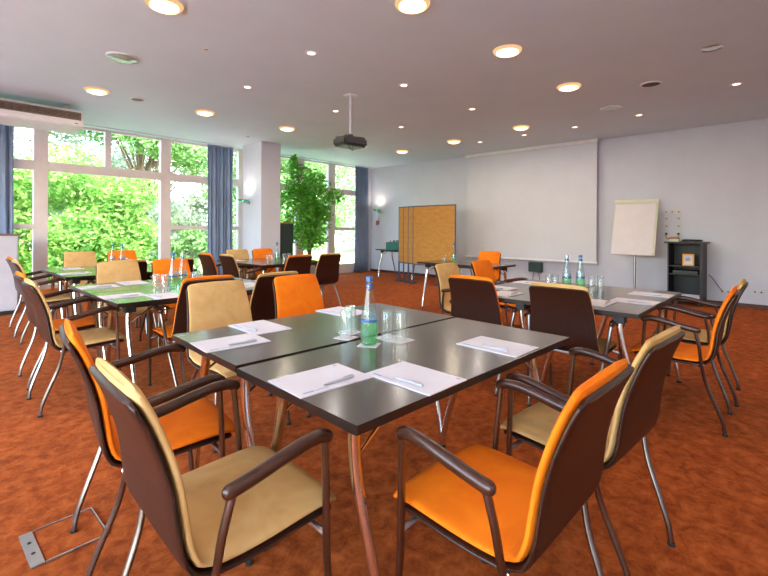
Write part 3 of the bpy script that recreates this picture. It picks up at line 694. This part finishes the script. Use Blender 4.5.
# ------------------------------------------------------------------ air conditioner
t = thing('air_conditioner', 'long white ceiling-hung air conditioner at the upper left edge', 'air conditioner', (.75, 8.15, 0))
bm = B(); v = [(-.30, 2.80), (-.27, 2.77), (.22, 2.74), (.30, 2.80), (.30, 3.02), (-.20, 3.04), (-.27, 2.98)]
for f in ((-1,), ): pass
vs0 = [bm.verts.new((-.98, y, z)) for y, z in v]; vs1 = [bm.verts.new((.98, y, z)) for y, z in v]
bm.faces.new(vs0); bm.faces.new(vs1[::-1])
for i in range(len(v)): bm.faces.new((vs0[i], vs0[(i+1) % len(v)], vs1[(i+1) % len(v)], vs1[i]))
bmesh.ops.bevel(bm, geom=bm.edges[:], offset=.012, segments=2, affect='EDGES'); link('casing', bm, 'white', t, True)
gr = link('grille', box(B(), (-.94, -.305, 2.87), (.94, -.27, 2.985), .003), 'grill', t)
bm = B()
for k in range(4): box(bm, (-.93, -.312, 2.893+.02*k), (.93, -.303, 2.898+.02*k))
for k in range(20): box(bm, (-.90+k*.094, -.311, 2.89), (-.896+k*.094, -.304, 2.962))
link('louvre', bm, 'blackcab', gr)
bm = B()
for sx in (-.8, .8): box(bm, (sx-.03, -.1, 3.02), (sx+.03, .1, H-.001))
link('hanger', bm, 'satin', t)
link('indicator', box(B(), (.86, -.300, 2.815), (.90, -.285, 2.825)), 'black', t)

# ------------------------------------------------------------------ ficus
def leaves(bm, centers, n, size, rng, mi=0):
    for k in range(n):
        c, r = rng.choice(centers)
        while True:
            d = Vector((rng.uniform(-1, 1), rng.uniform(-1, 1), rng.uniform(-1, 1)))
            if .12 < d.length < 1: break
        d = d*(.55+.45*rng.random()) if rng.random() < .5 else d.normalized()*(.8+.25*rng.random())
        p = Vector(c) + Vector((d.x*r[0], d.y*r[1], d.z*r[2]))
        a = Vector((rng.gauss(0, 1), rng.gauss(0, 1), rng.gauss(0, .6)-.3)).normalized()
        b = a.cross(Vector((rng.gauss(0, 1), rng.gauss(0, 1), rng.gauss(0, 1)))).normalized(); s = size*rng.uniform(.6, 1.3)
        q = [p - a*s*.5, p + b*s*.24 + a*s*.0, p + a*s*.55, p - b*s*.24]
        bm.faces.new([bm.verts.new(w_) for w_ in q]).material_index = mi
rng = random.Random(11)
t = thing('potted_ficus', 'tall leafy potted ficus tree standing before the windows right of the column', 'potted plant', (6.38, 8.42, 0))
link('pot', lathe(B(), [(.17, 0), (.20, .02), (.24, .42), (.25, .44), (.22, .44), (.21, .40)], seg=28), 'pot', t, True); link('soil', cyl(B(), (0, 0, .38), .205, .03), 'soil', t)
bm = B(); tips = []
for k in range(9):
    a = k*2*PI/9+rng.random(); r = rng.uniform(.15, .55); z = rng.uniform(1.6, 2.6); tips.append((r*math.cos(a), r*math.sin(a), z))
    tube(bm, [(.03*math.cos(a), .03*math.sin(a), .40), (.05*math.cos(a+1), .05*math.sin(a+1), .9), (.4*r*math.cos(a), .4*r*math.sin(a), 1.35), tips[-1]], (.017, .005), 7, 5)
link('stem', bm, 'bark', t, True)
cs = [((tx*.8, ty*.8, tz-.05), (.26, .26, .24)) for tx, ty, tz in tips]
cs += [((0, 0, 1.9), (.48, .48, .45)), ((.1, -.1, 2.2), (.45, .45, .3)), ((-.1, .1, 1.45), (.32, .32, .35)), ((.12, 0, 1.1), (.26, .26, .28)), ((-.25, .3, 2.75), (.10, .10, .28)), ((.42, -.42, 2.05), (.22, .22, .2)), ((-.42, .42, 2.0), (.25, .25, .25))]
cs += [((0, 0, 1.95), (.58, .58, .5)), ((0, 0, 1.5), (.56, .56, .4)), ((0, 0, 1.1), (.42, .42, .34))]*3
bm = B(); leaves(bm, cs, 5000, .10, rng); link('foliage', bm, 'leaf_ficus', t)

# ------------------------------------------------------------------ floor box in the carpet
t = thing('floor_box', 'carpeted floor outlet hatch with grey metal strip at the lower left', 'floor box', (.417, 2.18, 0), .02)
link('hatch', box(B(), (-.078, -.118, 0), (.125, .118, .006), .002), 'carpet', t)
link('metal_strip', box(B(), (-.125, -.125, 0), (-.082, .125, .009), .002), 'satin', t)
bm = B(); box(bm, (-.08, .119, 0), (.13, .125, .008)); box(bm, (-.08, -.125, 0), (.13, -.119, .008)); box(bm, (.126, -.119, 0), (.131, .119, .008)); link('rim', bm, 'satin', t)
bm = B(); cyl(bm, (-.104, .04, .008), .007, .003, 12); cyl(bm, (-.104, -.04, .008), .007, .003, 12); link('lock', bm, 'black', t)

# ------------------------------------------------------------------ ceiling fixtures
def area(parent, z, e, size, col):
    d = bpy.data.lights.new('downlight_light', 'AREA'); d.shape = 'DISK'; d.size = size; d.energy = e; d.color = col
    l = bpy.data.objects.new('downlight_light', d); COL.objects.link(l); l.parent = parent; l.location = (0, 0, z)
EB, ES = 7, 5
WARM, NEUT = (1, .86, .70), (1, .93, .86)
def big(label, x, y):
    t = thing('downlight', label, 'ceiling lamp', (x, y, 0), 0, 'large warm ceiling downlights')
    link('ring', lathe(B(), [(.105, H-.001), (.145, H-.001), (.145, H-.012), (.138, H-.022), (.118, H-.026), (.108, H-.018)], seg=32, caps=False), 'ringglow', t, True)
    link('bulb', lathe(B(), [(.112, H-.020), (.112, H-.034), (.08, H-.046), (.0, H-.052)], seg=28), 'glow', t, True)
    area(t, H-.056, EB, .2, WARM); return t
bigs = [(1.40, 3.83, 'lit downlight at the top edge above the middle left table'), (2.78, 2.31, 'lit downlight at the top edge in the middle of the picture'), (4.17, 2.19, 'large lit downlight, nearest in the right-hand row'), (5.74, 2.15, 'lit downlight, second from the front in the right-hand row'),
        (7.44, 3.63, 'lit downlight just in front of the projection screen top'), (7.69, 5.24, 'lit downlight near the left upper corner of the projection screen'), (1.66, 6.90, 'lit downlight on the left beside the air conditioner'), (3.15, 6.90, 'lit downlight left of the column top, above the curtain'), (4.67, 6.86, 'lit downlight just in front of the column top'), (7.86, 6.82, 'lit downlight nearest the far white corner')]
b0 = None
for x, y, lab in bigs:
    if b0 is None: b0 = big(lab, x, y)
    else: dup(b0, (x, y, 0), 0, lab, 'large warm ceiling downlights')
for x, y, lab in ((2.8, -.6, 'unseen downlight added behind the camera, right'), (.0, .4, 'unseen downlight added behind the camera, centre'), (-.2, 3.8, 'unseen downlight added outside the picture, left'), (5.7, -.9, 'unseen downlight added outside the picture, right'), (-1.2, -1.8, 'unseen downlight added behind the camera, rear left'), (7.9, -1.2, 'unseen downlight added outside the picture, far right'), (1.2, -2.2, 'downlight on the ceiling behind the camera, rear')):
    dup(b0, (x, y, 0), 0, lab, 'large warm ceiling downlights')  # extra downlights out of view, added to brighten the foreground
def small(label, x, y, lit=True):
    t = thing('ceiling_spot', label, 'ceiling spot', (x, y, 0), 0, 'small ceiling spots')
    link('ring', lathe(B(), [(.042, H-.001), (.072, H-.001), (.072, H-.006), (.062, H-.010), (.045, H-.006)], seg=24, caps=False), 'white', t, True)
    link('bulb', lathe(B(), [(.041, H-.002), (.041, H-.005), (.02, H-.009), (.0, H-.010)], seg=20), 'glow2' if lit else 'satin', t, True)
    if lit: area(t, H-.02, ES, .08, NEUT)
    return t
sm = [(2.85, 3.75, 'small lit spot above the rear foreground table, left of the picture centre'), (2.97, 5.27, 'small lit spot between the two left lamp rows'), (4.29, 3.70, 'small lit spot directly right of the projector pole'), (4.51, 5.30, 'small lit spot left of the projector pole'), (6.01, 5.24, 'small lit spot right of and beyond the projector'),
      (5.84, 3.65, 'small lit spot in the ceiling centre before the screen'), (7.06, .57, 'small lit spot near the upper right picture edge'), (7.92, 1.86, 'small lit spot above the flipchart'), (8.08, 2.92, 'small lit spot just before the right end of the screen'), (8.105, 3.89, 'small lit spot before the middle of the screen'), (8.14, 4.89, 'small lit spot before the left part of the screen'), (5.0, 6.0, None)]
s0 = None
for x, y, lab in sm:
    if lab is None: continue
    if s0 is None: s0 = small(lab, x, y)
    else: dup(s0, (x, y, 0), 0, lab, 'small ceiling spots')
# unlit fixtures
t = thing('ceiling_dish_lamp', 'unlit round ceiling lamp with greenish glass at the upper left', 'ceiling lamp', (1.525, 5.364, 0))
link('rim', lathe(B(), [(.10, H-.001), (.155, H-.001), (.155, H-.014), (.13, H-.02)], seg=32), 'white', t, True)
link('glass_dish', lathe(B(), [(.135, H-.010), (.145, H-.022), (.09, H-.045), (.0, H-.05)], seg=32), 'dish', t, True)
link('reflector', lathe(B(), [(.12, H-.012), (.05, H-.018), (0, H-.018)], seg=24), 'chrome', t, True)
def vent(name, label, cat, x, y, r, m1, m2):
    t = thing(name, label, cat, (x, y, 0)); link('ring', lathe(B(), [(r*.8, H+.003), (r, H+.003), (r, H-.008), (r*.82, H-.012)], seg=28, caps=False), m1, t, True)
    link('insert', lathe(B(), [(r*.82, H-.004), (r*.4, H-.008), (0, H-.009)], seg=24), m2, t, True); return t
vent('ceiling_vent', 'round dark ceiling disc right of the lit downlight row', 'vent', 6.349, 1.358, .125, 'white', 'ventdark')
vent('reflector_spot', 'unlit silver reflector spot near the upper right corner', 'ceiling spot', 5.513, .641, .10, 'chrome', 'chrome')
vent('reflector_spot', 'broad ceiling spot with silver reflector between downlights and flipchart', 'ceiling spot', 7.189, 2.065, .15, 'white', 'satin')
vent('smoke_detector', 'tiny smoke detector left of the two nearest ceiling spots', 'detector', 2.05, 4.47, .03, 'white', 'red')
vent('loudspeaker_grille', 'pale round ceiling speaker left of the curtain top', 'speaker', 2.18, 6.95, .10, 'white', 'grill')
vent('sprinkler_head', 'small pale ceiling fitting near the column top', 'sprinkler', 4.55, 8.05, .04, 'white', 'satin')

# ------------------------------------------------------------------ garden
o = struct('floor_garden', box(B(), (-20, 9.75, -.3), (45, 60, -.12)), 'lawn')
struct('floor_side_bounce', box(B(), (-16, -20, -.3), (-3.42, 9.7, -.05)), 'concrete')  # unseen pale paving added to bounce sunlight up to the ceiling
struct('floor_rear_bounce', box(B(), (-3.4, -20, -.3), (20, -3.82, -.05)), 'concrete')  # more unseen paving, added behind the room as a sun bounce
struct('floor_terrace', box(B(), (-4, 9.72, -.119), (14, 12.2, -.05)), 'concrete')
def tree(loc, h, r, n, size, m, lab, seed, trunk=True, clumps=14, cat='tree', low=.35):
    rng = random.Random(seed); t = thing('garden_'+cat, lab, cat, (loc[0], loc[1], -.12))
    cs = []; bm = B()
    if trunk: tube(bm, [(0, 0, 0), (.1*r*rng.uniform(-1, 1), .1*r, h*.3), (.12*r*rng.uniform(-1, 1), 0, h*.6), (0, 0, h*.9)], (.035*h*.6, .012), 9, 5)
    for k in range(clumps):
        a = rng.random()*2*PI; rr = r*math.sqrt(rng.random())*.8; z = h*(low+(1-low)*rng.random()*.9); s = r*rng.uniform(.28, .5)
        c = (rr*math.cos(a), rr*math.sin(a), z); cs.append((c, (s, s, s*.75)))
        tube(bm, [(0, 0, z*.45), (c[0]*.5, c[1]*.5, z*.8), c], (.02*h*.35, .008), 6, 4)
    link('trunk', bm, 'bark', t, True); bm = B(); leaves(bm, cs, n, size, rng); link('foliage', bm, m, t)
tree((3.1, 14.2), 3.1, 2.0, 34000, .13, 'leaf_lime', 'bright lime-green bush filling the big window pane', 1, True, 22, 'bush', .08)
tree((.9, 13.6), 3.3, 1.5, 17000, .12, 'leaf_lime', 'light green bush seen through the leftmost window', 2, True, 14, 'bush', .1)
tree((5.6, 17.5), 7.5, 2.6, 16000, .18, 'leaf_mid', 'tree with slender dark trunk behind the glazed door', 3, True, 16, 'tree', .42)
tree((2.4, 21), 10, 4.0, 26000, .22, 'leaf_haze', 'tall pale tree above the lime bush', 4, True, 20)
tree((7.8, 23), 10, 4.0, 24000, .22, 'leaf_haze', 'tall pale tree beyond the door and curtain', 5, True, 20)
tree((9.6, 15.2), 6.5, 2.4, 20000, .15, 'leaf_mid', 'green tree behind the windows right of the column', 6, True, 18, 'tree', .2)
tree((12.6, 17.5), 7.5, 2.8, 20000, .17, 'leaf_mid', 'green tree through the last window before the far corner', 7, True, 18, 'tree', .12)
tree((15, 24), 10, 4.2, 14000, .30, 'leaf_haze', 'tall hazy tree far behind the plant', 8, True, 18)
tree((-2.5, 18), 8, 3.4, 10000, .28, 'leaf_mid', 'green tree at the far left of the garden', 9, True, 16, 'tree', .1)
tree((5.4, 13.2), 1.3, 1.0, 3500, .14, 'leaf_mid', 'low shrub in the garden outside the glazed door', 10, False, 8, 'bush', .1)
tree((20, 20), 9, 4, 10000, .32, 'leaf_haze', 'pale tree at the right end of the garden', 12, True, 16, 'tree', .1)
tree((8.6, 20.5), 3.2, 2.4, 7000, .24, 'leaf_haze', 'pale round shrub far behind the glazed door', 14, False, 14, 'bush', .05)
tree((6.2, 26), 4.5, 3.4, 8000, .3, 'leaf_haze', 'wide pale shrub at the back of the garden', 15, False, 14, 'bush', .05)
t = thing('garden_wall', 'pale garden wall behind the trees', 'wall', (0, 0, 0))
link('masonry', box(B(), (-8, 32, -.12), (32, 32.4, 1.7)), 'concrete', t); link('coping', box(B(), (-8, 31.95, 1.7), (32, 32.45, 1.78)), 'roofm', t)

# ------------------------------------------------------------------ light
w = bpy.data.worlds.new('world'); S.world = w; w.use_nodes = True; n = w.node_tree.nodes; l = w.node_tree.links
sky = n.new('ShaderNodeTexSky'); sky.sky_type = 'NISHITA'; sky.sun_disc = False; sky.sun_elevation = math.radians(48); sky.sun_rotation = math.radians(180)
sky.air_density = 1.2; sky.dust_density = 2.5
l.new(sky.outputs[0], n['Background'].inputs[0]); n['Background'].inputs[1].default_value = 2.7
sd = bpy.data.lights.new('sun', 'SUN'); sd.energy = 7.5; sd.angle = .02; sd.color = (1, .96, .88); so = bpy.data.objects.new('sun', sd); COL.objects.link(so)
so.rotation_euler = Vector((-.25, 1.0, -1.2)).to_track_quat('-Z', 'Y').to_euler()
def portal(x0, x1, z0, z1, y, rot):
    d = bpy.data.lights.new('window_portal', 'AREA'); d.shape = 'RECTANGLE'; d.size = x1-x0; d.size_y = z1-z0; d.cycles.is_portal = True
    o = bpy.data.objects.new('window_portal', d); COL.objects.link(o)
    if rot == 'y': o.location = ((x0+x1)/2, y, (z0+z1)/2); o.rotation_euler = (-PI/2, 0, 0)
    else: o.location = (y, (x0+x1)/2, (z0+z1)/2); o.rotation_euler = (PI/2, 0, -PI/2)
portal(-.5, 9.3, .25, 3.1, Y1+.17, 'y'); portal(-2.5, 7.1, .35, 2.9, X0-.2, 'x')
